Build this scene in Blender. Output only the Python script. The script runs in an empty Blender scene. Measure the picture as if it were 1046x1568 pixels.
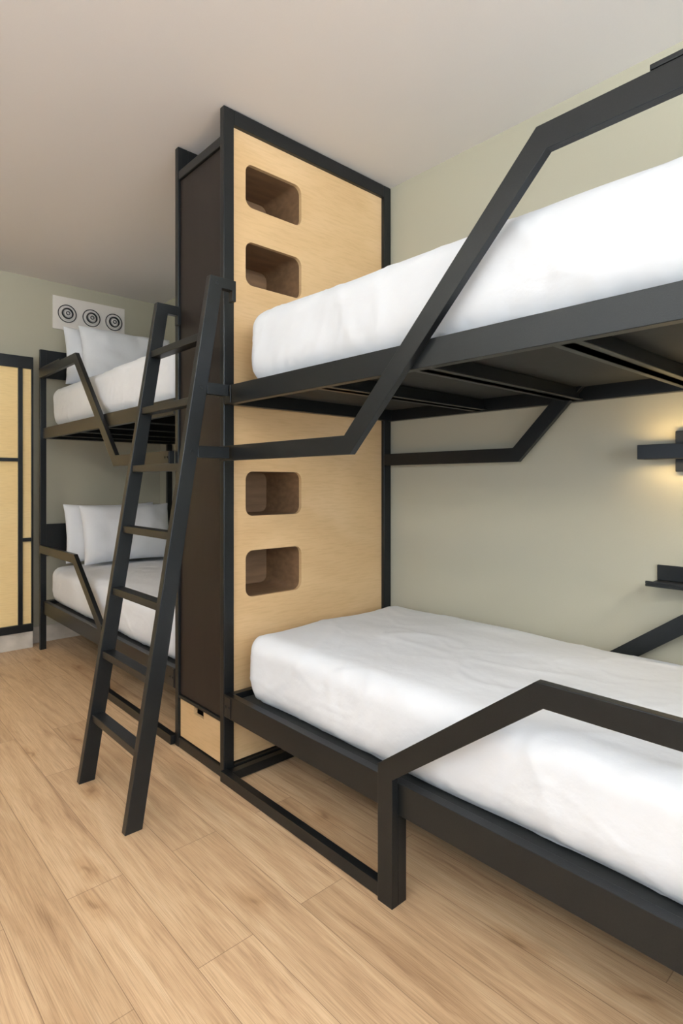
import bpy, bmesh, math
from mathutils import Vector, noise

S = bpy.context.scene
# ------------------------------------------------------------------ materials
def srgb(r, g, b):
    f = lambda c: (c/255/12.92) if c/255 <= 0.04045 else ((c/255+0.055)/1.055)**2.4
    return (f(r), f(g), f(b), 1)

def newmat(name):
    m = bpy.data.materials.new(name); m.use_nodes = True
    nt = m.node_tree
    return m, nt, nt.nodes['Principled BSDF']

def N(nt, t, **kw):
    n = nt.nodes.new(t)
    for k, v in kw.items():
        if k in n.inputs: n.inputs[k].default_value = v
        else: setattr(n, k, v)
    return n

def simple(name, col, rough=0.6, spec=0.5, nscale=None, namt=0.05, bump=0.0, metallic=0.0, stretch=(1,1,1), detail=4.0, dist=.01):
    m, nt, p = newmat(name)
    p.inputs['Roughness'].default_value = rough
    p.inputs['Specular IOR Level'].default_value = spec
    p.inputs['Metallic'].default_value = metallic
    if nscale:
        tc = N(nt, 'ShaderNodeTexCoord'); mp = N(nt, 'ShaderNodeMapping')
        mp.inputs['Scale'].default_value = stretch
        nz = N(nt, 'ShaderNodeTexNoise'); nz.inputs['Scale'].default_value = nscale; nz.inputs['Detail'].default_value = detail
        nt.links.new(tc.outputs['Object'], mp.inputs['Vector']); nt.links.new(mp.outputs[0], nz.inputs['Vector'])
        cr = N(nt, 'ShaderNodeValToRGB')
        a = tuple(max(0, c*(1-namt)) for c in col[:3])+(1,); b = tuple(min(1, c*(1+namt)) for c in col[:3])+(1,)
        cr.color_ramp.elements[0].position = .3; cr.color_ramp.elements[1].position = .7
        cr.color_ramp.elements[0].color = a; cr.color_ramp.elements[1].color = b
        nt.links.new(nz.outputs['Fac'], cr.inputs['Fac']); nt.links.new(cr.outputs[0], p.inputs['Base Color'])
        if bump:
            bp = N(nt, 'ShaderNodeBump'); bp.inputs['Strength'].default_value = bump; bp.inputs['Distance'].default_value = dist
            nt.links.new(nz.outputs['Fac'], bp.inputs['Height']); nt.links.new(bp.outputs[0], p.inputs['Normal'])
    else:
        p.inputs['Base Color'].default_value = col
    return m

def birch(name, c_lo, c_mid, c_hi):
    m, nt, p = newmat(name); L = nt.links.new
    tc = N(nt, 'ShaderNodeTexCoord')
    mp = N(nt, 'ShaderNodeMapping'); mp.inputs['Scale'].default_value = (.9, .9, 1.9); L(tc.outputs['Object'], mp.inputs['Vector'])
    n1 = N(nt, 'ShaderNodeTexNoise'); n1.inputs['Scale'].default_value = 1.8; n1.inputs['Detail'].default_value = 5; n1.inputs['Distortion'].default_value = .8
    n1.inputs['Roughness'].default_value = .42
    L(mp.outputs[0], n1.inputs['Vector'])
    mp2 = N(nt, 'ShaderNodeMapping'); mp2.inputs['Scale'].default_value = (14, 14, 160); L(tc.outputs['Object'], mp2.inputs['Vector'])
    n2 = N(nt, 'ShaderNodeTexNoise'); n2.inputs['Scale'].default_value = 1; n2.inputs['Detail'].default_value = 3; L(mp2.outputs[0], n2.inputs['Vector'])
    cr = N(nt, 'ShaderNodeValToRGB'); e = cr.color_ramp.elements
    e[0].position = .3; e[0].color = c_lo; e[1].position = .7; e[1].color = c_hi; x = e.new(.5); x.color = c_mid
    L(n1.outputs['Fac'], cr.inputs['Fac'])
    c2 = N(nt, 'ShaderNodeValToRGB'); c2.color_ramp.elements[0].position = .3; c2.color_ramp.elements[0].color = (.92, .905, .885, 1); c2.color_ramp.elements[1].position = .55; c2.color_ramp.elements[1].color = (1, 1, 1, 1)
    L(n2.outputs['Fac'], c2.inputs['Fac'])
    mx = N(nt, 'ShaderNodeMixRGB', blend_type='MULTIPLY'); mx.inputs['Fac'].default_value = 1
    L(cr.outputs[0], mx.inputs['Color1']); L(c2.outputs[0], mx.inputs['Color2']); L(mx.outputs[0], p.inputs['Base Color'])
    p.inputs['Roughness'].default_value = .45; p.inputs['Specular IOR Level'].default_value = .35
    return m

M_black = simple('black_powder_metal', (0.0066, 0.0074, 0.0078, 1), 0.34, 0.38, 420, 0.25, 0.10, dist=.004)
M_black.node_tree.nodes['Principled BSDF'].inputs['Specular Tint'].default_value = (.83, .92, 1, 1)
M_panel = simple('dark_brown_laminate', srgb(31, 25, 23), 0.5, 0.32, 60, 0.12, 0.0, stretch=(1, 1, .1))
M_under = simple('bed_base_board', srgb(44, 47, 48), 0.7, 0.3, 30, 0.1)
M_birch = birch('birch_plywood', srgb(204, 170, 124), srgb(211, 178, 132), srgb(218, 186, 142))
M_birch2 = birch('wardrobe_birch', srgb(240, 210, 146), srgb(244, 214, 152), srgb(248, 220, 160))
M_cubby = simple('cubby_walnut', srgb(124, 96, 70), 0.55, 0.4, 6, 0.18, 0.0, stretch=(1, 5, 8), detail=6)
M_white = simple('white_cotton', (0.72, 0.76, 0.815, 1), 0.9, 0.1, 5.0, 0.012, 0.5, detail=6, dist=.02)
M_wall = simple('sage_paint', srgb(176, 174, 157), 0.9, 0.2, 200, 0.01, 0.02)
M_ceil = simple('ceiling_paint', srgb(236, 233, 232), 0.95, 0.1, 200, 0.008, 0.01)
M_offwhite = simple('white_plastic', srgb(225, 222, 218), 0.4, 0.4)
M_marble = simple('stone_skirting', srgb(196, 190, 180), 0.35, 0.5, 9, 0.22, 0.0, detail=10)

def emis(name, col, s):
    m, nt, p = newmat(name)
    p.inputs['Base Color'].default_value = (0.8, .8, .8, 1)
    p.inputs['Emission Color'].default_value = col; p.inputs['Emission Strength'].default_value = s
    return m
M_warm = emis('warm_led', (1, .68, .30, 1), 30)
M_down = emis('fill_downlight_led', (1, .93, .83, 1), 6)  # glow disc of the added out-of-view downlights

def floor_mat():
    m, nt, p = newmat('oak_planks')
    L = nt.links.new
    tc = N(nt, 'ShaderNodeTexCoord'); mp = N(nt, 'ShaderNodeMapping')
    mp.inputs['Rotation'].default_value = (0, 0, math.radians(90)); mp.inputs['Location'].default_value = (.03, .102, 0)
    L(tc.outputs['Object'], mp.inputs['Vector'])
    br = N(nt, 'ShaderNodeTexBrick'); br.offset = .37; br.offset_frequency = 2
    br.inputs['Scale'].default_value = 1; br.inputs['Brick Width'].default_value = 1.25; br.inputs['Row Height'].default_value = .16
    br.inputs['Mortar Size'].default_value = .0012; br.inputs['Mortar Smooth'].default_value = .3; br.inputs['Bias'].default_value = 0
    br.inputs['Color1'].default_value = (0, 0, 0, 1); br.inputs['Color2'].default_value = (1, 1, 1, 1); br.inputs['Mortar'].default_value = (.5, .5, .5, 1)
    L(mp.outputs[0], br.inputs['Vector'])
    sc = N(nt, 'ShaderNodeVectorMath', operation='SCALE'); sc.inputs['Scale'].default_value = 7.3
    L(br.outputs['Color'], sc.inputs[0])
    st = N(nt, 'ShaderNodeMapping'); st.inputs['Scale'].default_value = (1.0, 14, 1)
    L(mp.outputs[0], st.inputs['Vector'])
    ad = N(nt, 'ShaderNodeVectorMath', operation='ADD'); L(st.outputs[0], ad.inputs[0]); L(sc.outputs[0], ad.inputs[1])
    n1 = N(nt, 'ShaderNodeTexNoise'); n1.inputs['Scale'].default_value = 1.5; n1.inputs['Detail'].default_value = 9; n1.inputs['Distortion'].default_value = 1.4; n1.inputs['Roughness'].default_value = .62
    L(ad.outputs[0], n1.inputs['Vector'])
    st2 = N(nt, 'ShaderNodeMapping'); st2.inputs['Scale'].default_value = (8, 380, 1); L(mp.outputs[0], st2.inputs['Vector'])
    n2 = N(nt, 'ShaderNodeTexNoise'); n2.inputs['Scale'].default_value = 1; n2.inputs['Detail'].default_value = 5; L(st2.outputs[0], n2.inputs['Vector'])
    cr = N(nt, 'ShaderNodeValToRGB'); e = cr.color_ramp.elements
    e[0].position = .28; e[0].color = srgb(166, 133, 101); e[1].position = .74; e[1].color = srgb(218, 191, 155)
    x = e.new(.42); x.color = srgb(193, 161, 125); x = e.new(.54); x.color = srgb(205, 174, 137)
    L(n1.outputs['Fac'], cr.inputs['Fac'])
    mx = N(nt, 'ShaderNodeMixRGB', blend_type='MULTIPLY'); mx.inputs['Fac'].default_value = 1
    cr2 = N(nt, 'ShaderNodeValToRGB'); cr2.color_ramp.elements[0].position = .35; cr2.color_ramp.elements[0].color = (.76, .74, .72, 1)
    cr2.color_ramp.elements[1].position = .55; cr2.color_ramp.elements[1].color = (1, 1, 1, 1)
    L(n2.outputs['Fac'], cr2.inputs['Fac']); L(cr.outputs[0], mx.inputs['Color1']); L(cr2.outputs[0], mx.inputs['Color2'])
    cr3 = N(nt, 'ShaderNodeValToRGB'); cr3.color_ramp.elements[0].color = (.80, .77, .74, 1); cr3.color_ramp.elements[1].color = (1, 1, 1, 1)
    L(br.outputs['Color'], cr3.inputs['Fac'])
    mx2 = N(nt, 'ShaderNodeMixRGB', blend_type='MULTIPLY'); mx2.inputs['Fac'].default_value = 1
    L(mx.outputs[0], mx2.inputs['Color1']); L(cr3.outputs[0], mx2.inputs['Color2'])
    kd = N(nt, 'ShaderNodeTexNoise'); kd.inputs['Scale'].default_value = 9; L(mp.outputs[0], kd.inputs['Vector'])
    ks = N(nt, 'ShaderNodeVectorMath', operation='SCALE'); ks.inputs['Scale'].default_value = .10; L(kd.outputs['Color'], ks.inputs[0])
    ka = N(nt, 'ShaderNodeVectorMath', operation='ADD'); L(mp.outputs[0], ka.inputs[0]); L(ks.outputs[0], ka.inputs[1])
    kst = N(nt, 'ShaderNodeMapping'); kst.inputs['Scale'].default_value = (1.3, 3.5, 1); L(ka.outputs[0], kst.inputs['Vector'])
    vo = N(nt, 'ShaderNodeTexVoronoi'); vo.voronoi_dimensions = '2D'; vo.inputs['Scale'].default_value = .95; L(kst.outputs[0], vo.inputs['Vector'])
    kr = N(nt, 'ShaderNodeValToRGB'); kr.color_ramp.elements[0].position = .012; kr.color_ramp.elements[0].color = (.48, .38, .30, 1)
    kr.color_ramp.elements[1].position = .13; kr.color_ramp.elements[1].color = (1, 1, 1, 1); x = kr.color_ramp.elements.new(.04); x.color = (.80, .73, .66, 1)
    L(vo.outputs['Distance'], kr.inputs['Fac'])
    mxk = N(nt, 'ShaderNodeMixRGB', blend_type='MULTIPLY'); mxk.inputs['Fac'].default_value = .8
    L(mx2.outputs[0], mxk.inputs['Color1']); L(kr.outputs[0], mxk.inputs['Color2'])
    mx3 = N(nt, 'ShaderNodeMixRGB'); mx3.inputs['Color2'].default_value = srgb(112, 86, 62)
    mf = N(nt, 'ShaderNodeMath', operation='MULTIPLY'); mf.inputs[1].default_value = .75
    L(br.outputs['Fac'], mf.inputs[0]); L(mf.outputs[0], mx3.inputs['Fac']); L(mxk.outputs[0], mx3.inputs['Color1'])
    L(mx3.outputs[0], p.inputs['Base Color'])
    p.inputs['Roughness'].default_value = .45; p.inputs['Specular IOR Level'].default_value = .4
    bp = N(nt, 'ShaderNodeBump'); bp.inputs['Strength'].default_value = .12; bp.inputs['Distance'].default_value = .003
    L(n2.outputs['Fac'], bp.inputs['Height']); L(bp.outputs[0], p.inputs['Normal'])
    return m
M_floor = floor_mat()

# ------------------------------------------------------------------ mesh builder
class B:
    def __init__(s, name, mats, bevel=0.0, smooth=False):
        s.name = name; s.mats = mats; s.bm = bmesh.new(); s.bevel = bevel; s.smooth = smooth
    def box(s, x0, x1, y0, y1, z0, z1, m=0):
        if x0 > x1: x0, x1 = x1, x0
        if y0 > y1: y0, y1 = y1, y0
        if z0 > z1: z0, z1 = z1, z0
        v = [s.bm.verts.new(c) for c in ((x0,y0,z0),(x1,y0,z0),(x1,y1,z0),(x0,y1,z0),(x0,y0,z1),(x1,y0,z1),(x1,y1,z1),(x0,y1,z1))]
        for f in ((3,2,1,0),(4,5,6,7),(0,1,5,4),(1,2,6,5),(2,3,7,6),(3,0,4,7)):
            s.bm.faces.new([v[i] for i in f]).material_index = m
    def mk(s, axis):
        return (lambda p, a: (a, p[0], p[1])) if axis == 'x' else ((lambda p, a: (p[0], a, p[1])) if axis == 'y' else (lambda p, a: (p[0], p[1], a)))
    def prism(s, pts, axis, a0, a1, m=0):
        mk = s.mk(axis)
        A = [s.bm.verts.new(mk(p, a0)) for p in pts]; C = [s.bm.verts.new(mk(p, a1)) for p in pts]
        n = len(pts); fs = [s.bm.faces.new(A), s.bm.faces.new(C[::-1])]
        for i in range(n):
            j = (i+1) % n; fs.append(s.bm.faces.new([A[i], C[i], C[j], A[j]]))
        for f in fs: f.material_index = m
    def path(s, pts, w, axis, a0, a1, m=0):
        P = [Vector(p) for p in pts]; Lf = []; Rt = []
        for i, p in enumerate(P):
            d0 = (P[i]-P[i-1]).normalized() if i > 0 else None
            d1 = (P[i+1]-P[i]).normalized() if i < len(P)-1 else None
            if d0 is None: d0 = d1
            if d1 is None: d1 = d0
            n0 = Vector((-d0.y, d0.x)); n1 = Vector((-d1.y, d1.x)); t = (n0+n1).normalized()
            k = (w/2)/max(.3, t.dot(n0))
            Lf.append(p+t*k); Rt.append(p-t*k)
        s.prism([tuple(q) for q in Lf]+[tuple(q) for q in Rt[::-1]], axis, a0, a1, m)
    def cyl(s, c, r, axis, a0, a1, m=0, n=20):
        pts = [(c[0]+r*math.cos(2*math.pi*i/n), c[1]+r*math.sin(2*math.pi*i/n)) for i in range(n)]
        s.prism(pts, axis, a0, a1, m)
    def ring(s, c, r0, r1, axis, a0, a1, m=0, n=32):
        mk = s.mk(axis)
        R = []
        for r, a in ((r0, a0), (r1, a0), (r1, a1), (r0, a1)):
            R.append([s.bm.verts.new(mk((c[0]+r*math.cos(2*math.pi*i/n), c[1]+r*math.sin(2*math.pi*i/n)), a)) for i in range(n)])
        for k in range(4):
            P, Q = R[k], R[(k+1) % 4]
            for i in range(n):
                j = (i+1) % n
                f = s.bm.faces.new([P[i], P[j], Q[j], Q[i]]); f.material_index = m
    def done(s, parent=None):
        bmesh.ops.recalc_face_normals(s.bm, faces=s.bm.faces)
        me = bpy.data.meshes.new(s.name); s.bm.to_mesh(me); s.bm.free()
        for m in s.mats: me.materials.append(m)
        o = bpy.data.objects.new(s.name, me); S.collection.objects.link(o)
        if s.smooth:
            for p in me.polygons: p.use_smooth = True
        if s.bevel:
            b = o.modifiers.new('bevel', 'BEVEL'); b.width = s.bevel; b.segments = 2; b.limit_method = 'ANGLE'; b.angle_limit = math.radians(40)
        if parent: o.parent = parent
        return o

def empty(name):
    e = bpy.data.objects.new(name, None); S.collection.objects.link(e); return e

# ------------------------------------------------------------------ room
H = 2.70; WX = 2.20; EY = 4.69; LX = -1.75; BY = -2.1
b = B('floor', [M_floor]); b.box(LX-.1, WX+.1, BY-.1, EY+.1, -.1, 0); b.done()
b = B('ceiling', [M_ceil]); b.box(LX-.1, WX+.1, BY-.1, EY+.1, H, H+.1); b.done()
b = B('wall_right', [M_wall]); b.box(WX, WX+.1, BY-.1, EY+.1, 0, H); b.done()
b = B('wall_end', [M_wall]); b.box(LX-.1, WX, EY, EY+.1, 0, H); b.done()
wy0, wy1, wz0, wz1 = -1.3, 2.3, .85, 2.3
b = B('wall_left', [M_wall])
b.box(LX-.1, LX, BY, wy0, 0, H); b.box(LX-.1, LX, wy1, EY, 0, H); b.box(LX-.1, LX, wy0, wy1, 0, wz0); b.box(LX-.1, LX, wy0, wy1, wz1, H); b.done()
vx0, vx1 = -1.2, 1.7
b = B('wall_back', [M_wall])
b.box(LX-.1, vx0, BY-.1, BY, 0, H); b.box(vx1, WX, BY-.1, BY, 0, H); b.box(vx0, vx1, BY-.1, BY, 0, wz0); b.box(vx0, vx1, BY-.1, BY, wz1, H); b.done()
b = B('fill_window_1', [M_offwhite], .003)  # unseen left window, added to bring in fill light
for z0, z1 in ((wz0, wz0+.05), (wz1-.05, wz1)): b.box(LX-.06, LX, wy0, wy1, z0, z1)
for y in (wy0, (wy0+wy1)/2-.025, wy1-.05): b.box(LX-.055, LX-.005, y, y+.05, wz0+.05, wz1-.05)
b.done()
b = B('fill_window_2', [M_offwhite], .003)  # unseen back window, added to hold a broad fill light
for z0, z1 in ((wz0, wz0+.05), (wz1-.05, wz1)): b.box(vx0, vx1, BY-.06, BY, z0, z1)
for x in (vx0, (vx0+vx1)/2-.025, vx1-.05): b.box(x, x+.05, BY-.055, BY-.005, wz0+.05, wz1-.05)
b.done()
b = B('baseboard_end', [M_marble], .002); b.box(LX, WX, EY-.015, EY, 0, .12); b.done()
b = B('baseboard_left', [M_marble], .002); b.box(LX, LX+.015, BY, EY-.02, 0, .1); b.done()

# ------------------------------------------------------------------ wardrobe on end wall
b = B('wardrobe', [M_black, M_birch2, M_marble], .002)
wx0, wx1, wf = -.55, 1.180, 4.56
b.box(wx0+.01, wx1-.01, wf+.02, EY-.02, .13, 2.06, 1)
b.box(wx0, wx1, wf, EY-.02, 2.0, 2.085); b.box(wx0, wx1, wf, wf+.03, .12, .175)
b.box(wx0+.02, wx1+.0, wf+.015, EY-.02, 0, .12, 2)
b.box(wx1-.012, wx1, wf, EY-.02, .175, 2.0)
xs = [1.083, .80, .52, .24, -.04, -.32]
for x in xs: b.box(x, x+.028, wf, wf+.03, .175, 2.0)
b.box(xs[0]+.028, wx1-.012, wf, wf+.03, .765, .79)
b.box(xs[1]+.028, xs[0], wf, wf+.03, 1.335, 1.36)
b.box(xs[2]+.028, xs[1], wf, wf+.03, .765, .79)
b.box(xs[3]+.028, xs[2], wf, wf+.03, 1.335, 1.36)
b.done()

# ------------------------------------------------------------------ cabinet tower
TX0, TX1 = 1.215, WX-.004
TY0, TY1 = 2.02, 2.44
CAB = empty('storage_cabinet')
def rrect(x0, x1, z0, z1, r, n=8):
    out = []
    for cx, cz, a in ((x1-r, z0+r, -90), (x1-r, z1-r, 0), (x0+r, z1-r, 90), (x0+r, z0+r, 180)):
        for i in range(n+1):
            t = math.radians(a+90*i/n); out.append((cx+r*math.cos(t), cz+r*math.sin(t)))
    return out
CUB = [(2.335, 2.515), (2.01, 2.192), (1.048, 1.234), (.710, .904)]
CR = .035
def face_panel(name, y, th, z0, z1, cubs):
    cu = bpy.data.curves.new(name, 'CURVE'); cu.dimensions = '2D'; cu.fill_mode = 'BOTH'; cu.extrude = th/2
    def spl(pts):
        sp = cu.splines.new('POLY'); sp.points.add(len(pts)-1)
        for i, p in enumerate(pts): sp.points[i].co = (p[0], p[1], 0, 1)
        sp.use_cyclic_u = True
    spl([(TX0+.03, z0), (TX1-.01, z0), (TX1-.01, z1), (TX0+.03, z1)])
    for a, c in cubs: spl(rrect(1.33, 1.625, a, c, CR))
    o = bpy.data.objects.new(name, cu); S.collection.objects.link(o)
    dg = bpy.context.evaluated_depsgraph_get(); dg.update()
    me = bpy.data.meshes.new_from_object(o.evaluated_get(dg))
    bpy.data.objects.remove(o)
    for v in me.vertices: v.co = (v.co.x, y+v.co.z, v.co.y)
    me.materials.clear(); me.materials.append(M_birch)
    bm = bmesh.new(); bm.from_mesh(me); bmesh.ops.recalc_face_normals(bm, faces=bm.faces); bm.to_mesh(me); bm.free()
    o = bpy.data.objects.new(name, me); S.collection.objects.link(o); o.parent = CAB
face_panel('face_upper', TY0+.028, .018, 1.532, 2.65, CUB[:2])
face_panel('face_lower', TY0+.028, .018, .05, 1.529, CUB[2:])
face_panel('face_rear', TY1-.028, .018, .05, 2.55, CUB)
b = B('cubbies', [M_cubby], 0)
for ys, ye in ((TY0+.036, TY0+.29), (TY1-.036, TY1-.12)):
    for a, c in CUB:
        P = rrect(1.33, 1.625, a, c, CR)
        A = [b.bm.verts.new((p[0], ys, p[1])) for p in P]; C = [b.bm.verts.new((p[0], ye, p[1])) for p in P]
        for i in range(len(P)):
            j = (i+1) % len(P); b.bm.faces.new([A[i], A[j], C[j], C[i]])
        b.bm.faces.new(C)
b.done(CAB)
b = B('frame', [M_black], .003)
for y in (TY0, TY1-.03):
    b.box(TX0, TX0+.048, y, y+.03, 0, H-.004); b.box(TX1-.05, TX1, y, y+.03, 0, H-.004)
    b.box(TX0+.048, TX1-.05, y, y+.03, H-.064, H-.004)
    b.box(TX0+.048, TX1-.05, y, y+.03, 0, .045)
b.box(TX0+.002, TX0+.03, TY0+.03, TY1-.03, 0, .045)
b.box(TX0+.002, TX0+.03, TY0+.03, TY1-.03, 2.545, 2.585)
b.box(TX0+.002, TX0+.03, TY0+.03, TY1-.03, .222, .236)
b.done(CAB)
b = B('side_panel', [M_panel], .001)
b.box(TX0+.012, TX0+.028, TY0+.031, TY1-.031, .237, 2.544)
b.box(TX0+.03, TX1-.05, TY0+.04, TY1-.04, 2.54, 2.558)
b.done(CAB)
b = B('drawer_front', [M_birch, M_panel], .001)
ym = (TY0+TY1)/2; y0, y1 = TY0+.034, TY1-.034
b.prism([(y0,.05),(y1,.05),(y1,.218),(ym+.05,.218),(ym+.05,.185),(ym-.03,.185),(ym-.03,.218),(y0,.218)], 'x', TX0+.01, TX0+.026)
b.box(TX0+.06, TX0+.07, y0, y1, .05, .22, 1)
b.done(CAB)

# ------------------------------------------------------------------ bunk beds
def bunk(name, f, ytower, yend, dg=0.0):
    """f maps near-bunk Y to this bunk's Y; dg shifts the guard corners"""
    b = B(name, [M_black, M_under], .0035)
    X0, X1 = 1.215, 2.165
    def ybox(x0, x1, a, c, z0, z1, m=0): b.box(x0, x1, f(a), f(c), z0, z1, m)
    yt, ye = ytower, yend
    for (z0, z1, zb) in ((.255, .345, .30), (1.498, 1.572, 1.54)):
        ybox(X0, X0+.03, ye, yt, z0, z1); ybox(X1, X1+.03, ye, yt, z0, z1)
        ybox(X0+.03, X1, yt-.03, yt, z0, z1); ybox(X0+.03, X1, ye, ye+.03, z0, z1)
        ybox(X0+.03, X1, ye+.03, yt-.03, zb+.012, zb+.022, 1)
        for y in (1.46, 1.035, .62, .22):
            ybox(X0+.03, X1, y-.018, y+.018, z0+.004, zb+.01)
            ybox(X0+.03, X1, y-.035, y+.035, z0+.004, z0+.009)
    for x in (1.198, 2.157): ybox(x, x+.04, ye-.03, ye, 0, 2.13)
    for z0, z1 in ((.66, .89), (1.93, 2.13)): ybox(1.238, 2.157, ye-.025, ye-.003, z0, z1)
    for z0, z1 in ((.255, .345), (1.498, 1.572)): ybox(1.238, 2.157, ye-.025, ye-.003, z0, z1)
    for (gx0, gx1) in ((1.190, 1.2145), (2.1405, 2.1645)):
        b.path([(f(yt), 1.302), (f(1.275+dg), 1.302), (f(.645+dg), 1.952), (f(ye), 1.952)], .058, 'x', gx0, gx1)
        b.path([(f(1.118), 0.0), (f(1.118), .375), (f(.65+dg/2), .717), (f(ye), .717)], .056, 'x', gx0, gx1)
    ybox(1.215, 1.25, 1.09, 1.12, 0, .255)
    ybox(2.165, 2.195, 1.09, 1.12, 0, .255)
    ybox(1.196, 1.225, 1.146, yt, 0.004, .045)
    ybox(2.15, 2.18, 1.146, yt, 0.004, .045)
    ybox(1.225, 2.15, yt-.035, yt-.005, 0.004, .04)
    ybox(1.188, 1.2155, ye, .42, 1.981, 1.992)
    for z, h in ((1.302, .026), (1.535, .034), (.30, .04)):
        xx = 1.190 if z == 1.302 else X0
        ybox(xx-.003, xx, yt-.05, yt-.004, z-h, z+h)
        for yy in (yt-.014, yt-.04): b.cyl((f(yy), z), .0055, 'x', xx-.006, xx-.003, n=10)
    return b.done()
near = bunk('bunk_bed', lambda y: y, 2.016, -.04)
far = bunk('bunk_bed.001', lambda y: 4.42-y, 4.42-2.444, -.04, .06)

# ------------------------------------------------------------------ mattresses
def rounded(name, x0, x1, y0, y1, z0, z1, r, mat, seed=0, crown=.012, wr=.010):
    def axis(a, c, n):
        L = [a + r*(1-math.cos(math.pi/2*i/8)) for i in range(8)]
        L += [a+r+(c-a-2*r)*i/n for i in range(n+1)]
        L += [c - r*(1-math.cos(math.pi/2*i/8)) for i in range(7, -1, -1)]
        return L
    X, Y, Z = axis(x0, x1, 60), axis(y0, y1, 150), axis(z0, z1, 14)
    bm = bmesh.new(); vd = {}
    def V(i, j, k):
        key = (i, j, k)
        if key not in vd: vd[key] = bm.verts.new((X[i], Y[j], Z[k]))
        return vd[key]
    nx, ny, nz = len(X)-1, len(Y)-1, len(Z)-1
    for i in range(nx):
        for j in range(ny):
            for k in (0, nz): bm.faces.new([V(i,j,k), V(i+1,j,k), V(i+1,j+1,k), V(i,j+1,k)])
    for i in range(nx):
        for k in range(nz):
            for j in (0, ny): bm.faces.new([V(i,j,k), V(i+1,j,k), V(i+1,j,k+1), V(i,j,k+1)])
    for j in range(ny):
        for k in range(nz):
            for i in (0, nx): bm.faces.new([V(i,j,k), V(i,j+1,k), V(i,j+1,k+1), V(i,j,k+1)])
    for v in bm.verts:
        p = v.co.copy()
        q = Vector((min(max(p.x, x0+r), x1-r), min(max(p.y, y0+r), y1-r), min(max(p.z, z0+r), z1-r)))
        d = p-q
        if d.length > 1e-6: p = q + d.normalized()*r
        n = d.normalized() if d.length > 1e-6 else Vector((0,0,1))
        tz = (p.z-z0)/(z1-z0)
        u = (p.x-x0)/(x1-x0)*2-1; w = (p.y-y0)/(y1-y0)*2-1
        if tz > .5: p.z += crown*(1-u*u)*(1-w**4)
        a = noise.noise(Vector((p.x*4+seed, p.y*3.2, p.z*5)))
        a2 = noise.noise(Vector((p.x*10+seed, p.y*4, p.z*3)))
        c = 1-abs(noise.noise(Vector((p.x*3.1+p.y*1.7+seed, p.y*2.1-p.x*1.2, p.z*2.2))))
        crease = max(0, c-.93)/.07
        c2 = 1-abs(noise.noise(Vector((p.x*2.0-p.y*3.6+seed*2, p.y*1.3+p.x*4.0, p.z*6))))
        crease2 = max(0, c2-.95)/.05
        fold = 0
        if abs(n.z) < .85:
            near_c = .35+.65*abs(w)**6
            fold = near_c*noise.noise(Vector((p.y*15+p.z*5+seed, p.x*15, p.z*3.5)))
            fold += .45*noise.noise(Vector((p.y*34+p.z*16+seed, p.x*30, p.z*6)))*(1-tz)
        p += n*(wr*.7*a + wr*.3*a2 + wr*.75*fold + wr*.3*crease + wr*.18*crease2)
        if tz < .35 and abs(n.z) < .9:
            p -= Vector((n.x, n.y, 0))*.014*(1-tz/.35)
        v.co = p
    bmesh.ops.recalc_face_normals(bm, faces=bm.faces)
    me = bpy.data.meshes.new(name); bm.to_mesh(me); bm.free(); me.materials.append(mat)
    for q in me.polygons: q.use_smooth = True
    o = bpy.data.objects.new(name, me); S.collection.objects.link(o); return o
fy = lambda y: 4.42-y
rounded('mattress', 1.254, 2.13, -.0, 1.93, .329, .594, .066, M_white, 0)
rounded('mattress.001', 1.254, 2.13, -.0, 1.93, 1.570, 1.852, .075, M_white, 5, crown=.02)
rounded('mattress.002', 1.254, 2.13, fy(1.9), fy(0), .329, .594, .066, M_white, 9)
rounded('mattress.003', 1.254, 2.13, fy(1.9), fy(0), 1.570, 1.852, .075, M_white, 13, crown=.02)

# ------------------------------------------------------------------ pillows
def pillow(name, loc, rx, rz=0, w=.68, h=.43, t=.15, seed=0):
    bm = bmesh.new(); n = 36; m = 26; rows = {}
    for sgn in (1, -1):
        for i in range(n+1):
            for j in range(m+1):
                u = 2*i/n-1; v = 2*j/m-1
                u = math.sin(u*math.pi/2)*.4+u*.6; v = math.sin(v*math.pi/2)*.4+v*.6
                edge = (abs(abs(u)-1) < 1e-6) or (abs(abs(v)-1) < 1e-6)
                key = (i, j, 0 if edge else sgn)
                if key in rows: continue
                pr = max(0, (1-u**4))*max(0, (1-v**4)); hh = (pr**.55)*t/2
                x = u*w/2*(1-.05*(1-v*v)) ; z = v*h/2*(1-.07*(1-u*u))
                wn = noise.noise(Vector((x*9+seed, z*9, sgn)))*.016*pr + noise.noise(Vector((x*3+seed, z*22*abs(u), sgn*3)))*.008
                rows[key] = bm.verts.new((x, sgn*(hh)+wn, z))
    g = lambda i, j, s: rows[(i, j, 0)] if (i, j, 0) in rows else rows[(i, j, s)]
    for sgn in (1, -1):
        for i in range(n):
            for j in range(m): bm.faces.new([g(i,j,sgn), g(i+1,j,sgn), g(i+1,j+1,sgn), g(i,j+1,sgn)])
    bmesh.ops.recalc_face_normals(bm, faces=bm.faces)
    me = bpy.data.meshes.new(name); bm.to_mesh(me); bm.free(); me.materials.append(M_white)
    for q in me.polygons: q.use_smooth = True
    o = bpy.data.objects.new(name, me); S.collection.objects.link(o)
    o.location = loc; o.rotation_euler = (rx, 0, rz)
    sd = o.modifiers.new('s', 'SUBSURF'); sd.levels = 1; sd.render_levels = 1
    return o
pillow('pillow', (1.66, 4.35, .822), math.radians(-8), 0.0, seed=1, t=.12)
pillow('pillow.001', (1.72, 4.19, .82), math.radians(-13), .04, seed=4)
pillow('pillow.002', (1.66, 4.35, 2.09), math.radians(-8), 0.0, seed=7, t=.12)
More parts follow.
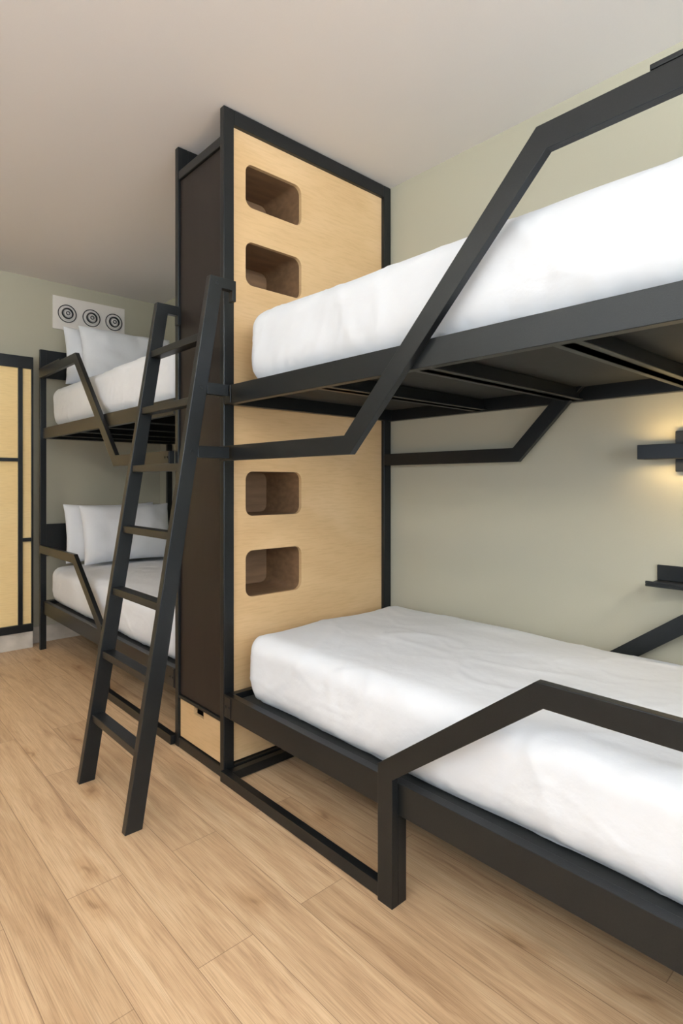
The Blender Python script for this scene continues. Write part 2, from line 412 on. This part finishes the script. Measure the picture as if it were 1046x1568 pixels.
pillow('pillow.003', (1.72, 4.19, 2.085), math.radians(-13), -.04, seed=11)

# ------------------------------------------------------------------ ladder
b = B('ladder', [M_black], .003)
for y in (1.922, 2.372):
    b.prism([(.777,0),(.838,0),(1.149,1.925),(1.195,1.925),(1.195,1.885),(1.211,1.885),(1.211,1.965),(1.10,1.965)], 'y', y, y+.03)
for z in (.25, .495, .745, .995, 1.245, 1.49, 1.735):
    xa = .777+.1644*z
    b.box(xa+.008, xa+.055, 1.952, 2.372, z-.014, z+.014)
for z in (1.302, 1.54):
    xa = .85+.1644*z-.015
    b.box(xa, 1.183, 1.925, 1.949, z-.022, z+.022)
b.box(1.176, 1.183, 1.925, 2.0, 1.52, 1.56)
for z in (1.302, 1.54, 1.94):
    b.cyl((.80+.1644*z+.008, z), .007, 'y', 1.918, 1.922)
b.done()

# ------------------------------------------------------------------ spotlight panel on end wall
b = B('adjustable_spotlight_panel', [M_offwhite, M_black], .002)
b.box(1.343, 1.889, EY-.012, EY, 2.35, 2.60)
for cx in (1.445, 1.625, 1.80):
    c = (cx, 2.475)
    b.ring(c, .062, .068, 'y', EY-.02, EY-.012, 1); b.ring(c, .044, .052, 'y', EY-.028, EY-.012, 0)
    b.ring(c, .034, .040, 'y', EY-.034, EY-.012, 1); b.cyl(c, .026, 'y', EY-.03, EY-.012, 0); b.ring(c, .01, .015, 'y', EY-.04, EY-.03, 1)
b.done()

# ------------------------------------------------------------------ wall lamp
b = B('wall_lamp', [M_black, M_warm], .002)
b.box(2.186, 2.199, .575, .69, 1.225, 1.365)
b.box(2.165, 2.186, .60, .64, 1.27, 1.32)
ly0, ly1 = .44, .785
b.box(2.105, 2.110, ly0, ly1, 1.268, 1.318); b.box(2.16, 2.165, ly0, ly1, 1.268, 1.318)
b.box(2.11, 2.16, ly0, ly0+.005, 1.268, 1.318); b.box(2.11, 2.16, ly1-.005, ly1, 1.268, 1.318)
b.box(2.11, 2.16, ly0+.005, ly1-.005, 1.289, 1.297)
b.box(2.12, 2.15, ly0+.02, ly1-.02, 1.297, 1.303, 1); b.box(2.12, 2.15, ly0+.02, ly1-.02, 1.283, 1.289, 1)
b.done()
b = B('wall_shelf', [M_black], .002)
b.box(2.08, 2.199, .45, .75, .838, .846); b.box(2.191, 2.199, .45, .75, .846, .90)
b.box(2.08, 2.086, .45, .75, .846, .856)
b.done()

# ------------------------------------------------------------------ unseen downlights + cove troughs, added as fill light
DL = ((-.4, -.9), (-.4, .9), (.1, 3.1))
for i, (x, y) in enumerate(DL):
    b = B('fill_downlight' + ('' if i == 0 else '.%03d' % i), [M_offwhite, M_down], 0)  # added ceiling fixture, out of view, housing a fill spot
    b.ring((x, y), .05, .065, 'z', H-.008, H); b.cyl((x, y), .05, 'z', H-.003, H, 1)
    b.done()
b = B('added_cove_trough', [M_offwhite], .002)  # added trough, out of view, houses an uplight for the ceiling
b.box(LX, LX+.14, -1.6, 3.4, 2.36, 2.372); b.box(LX+.13, LX+.14, -1.6, 3.4, 2.372, 2.42)
b.box(LX, LX+.13, -1.6, -1.59, 2.372, 2.42); b.box(LX, LX+.13, 3.39, 3.4, 2.372, 2.42)
b.done()
b = B('added_cove_trough.001', [M_offwhite], .002)  # second added trough, houses more ceiling uplight
b.box(-1.4, 2.1, BY, BY+.14, 2.36, 2.372); b.box(-1.4, 2.1, BY+.13, BY+.14, 2.372, 2.40)
b.box(-1.4, -1.39, BY, BY+.13, 2.372, 2.40); b.box(2.09, 2.1, BY, BY+.13, 2.372, 2.40)
b.done()

# ------------------------------------------------------------------ lights
def area(name, loc, rot, sx, sy, W, col):
    l = bpy.data.lights.new(name, 'AREA'); l.shape = 'RECTANGLE'; l.size = sx; l.size_y = sy; l.energy = W; l.color = col
    o = bpy.data.objects.new(name, l); S.collection.objects.link(o); o.location = loc; o.rotation_euler = rot; return o
area('window_fill_left', (LX-.08, (wy0+wy1)/2, (wz0+wz1)/2), (0, math.radians(-90), 0), wz1-wz0-.1, wy1-wy0-.1, 27, (.91, .955, 1))  # added soft fill set in the left opening
area('window_fill_back', ((vx0+vx1)/2, BY-.08, (wz0+wz1)/2), (math.radians(90), 0, 0), vx1-vx0-.1, wz1-wz0-.1, 68, (.86, .935, 1))  # added main fill from behind the camera
area('cove_fill_left', (LX+.07, .9, 2.385), (math.radians(180), math.radians(-25), 0), .08, 4.8, 160, (1, .96, .95))  # added uplight, lifts the ceiling
area('cove_fill_back', (.35, BY+.07, 2.41), (math.radians(180-22), 0, 0), 3.3, .07, 140, (.97, .98, 1))  # added uplight from the back wall, whitens the ceiling
for i, (x, y) in enumerate(DL):
    l = bpy.data.lights.new('downlight_fill', 'SPOT'); l.energy = 38 if i < 2 else 52; l.color = (1, .93, .84) if i < 2 else (1, .80, .64); l.spot_size = math.radians(140); l.spot_blend = 1; l.shadow_soft_size = .08  # added fill spots, the last one warmer for the far bunk
    o = bpy.data.objects.new('downlight_fill_%d' % i, l); S.collection.objects.link(o); o.location = (x, y, H-.02)

w = bpy.data.worlds.new('world'); S.world = w; w.use_nodes = True
w.node_tree.nodes['Background'].inputs[0].default_value = (.75, .85, 1, 1); w.node_tree.nodes['Background'].inputs[1].default_value = 1

# ------------------------------------------------------------------ camera
cd = bpy.data.cameras.new('camera'); cam = bpy.data.objects.new('camera', cd); S.collection.objects.link(cam)
cd.sensor_fit = 'HORIZONTAL'; cd.sensor_width = 36; cd.lens = 36*886.7/1046; cd.shift_y = -46/1046
cam.location = (0, 0, 1.19); cam.rotation_euler = (math.radians(90), 0, math.radians(-42.52))
cd.clip_start = .02
S.camera = cam
S.view_settings.view_transform = 'Standard'
S.view_settings.look = 'None'
S.view_settings.gamma = 1.07
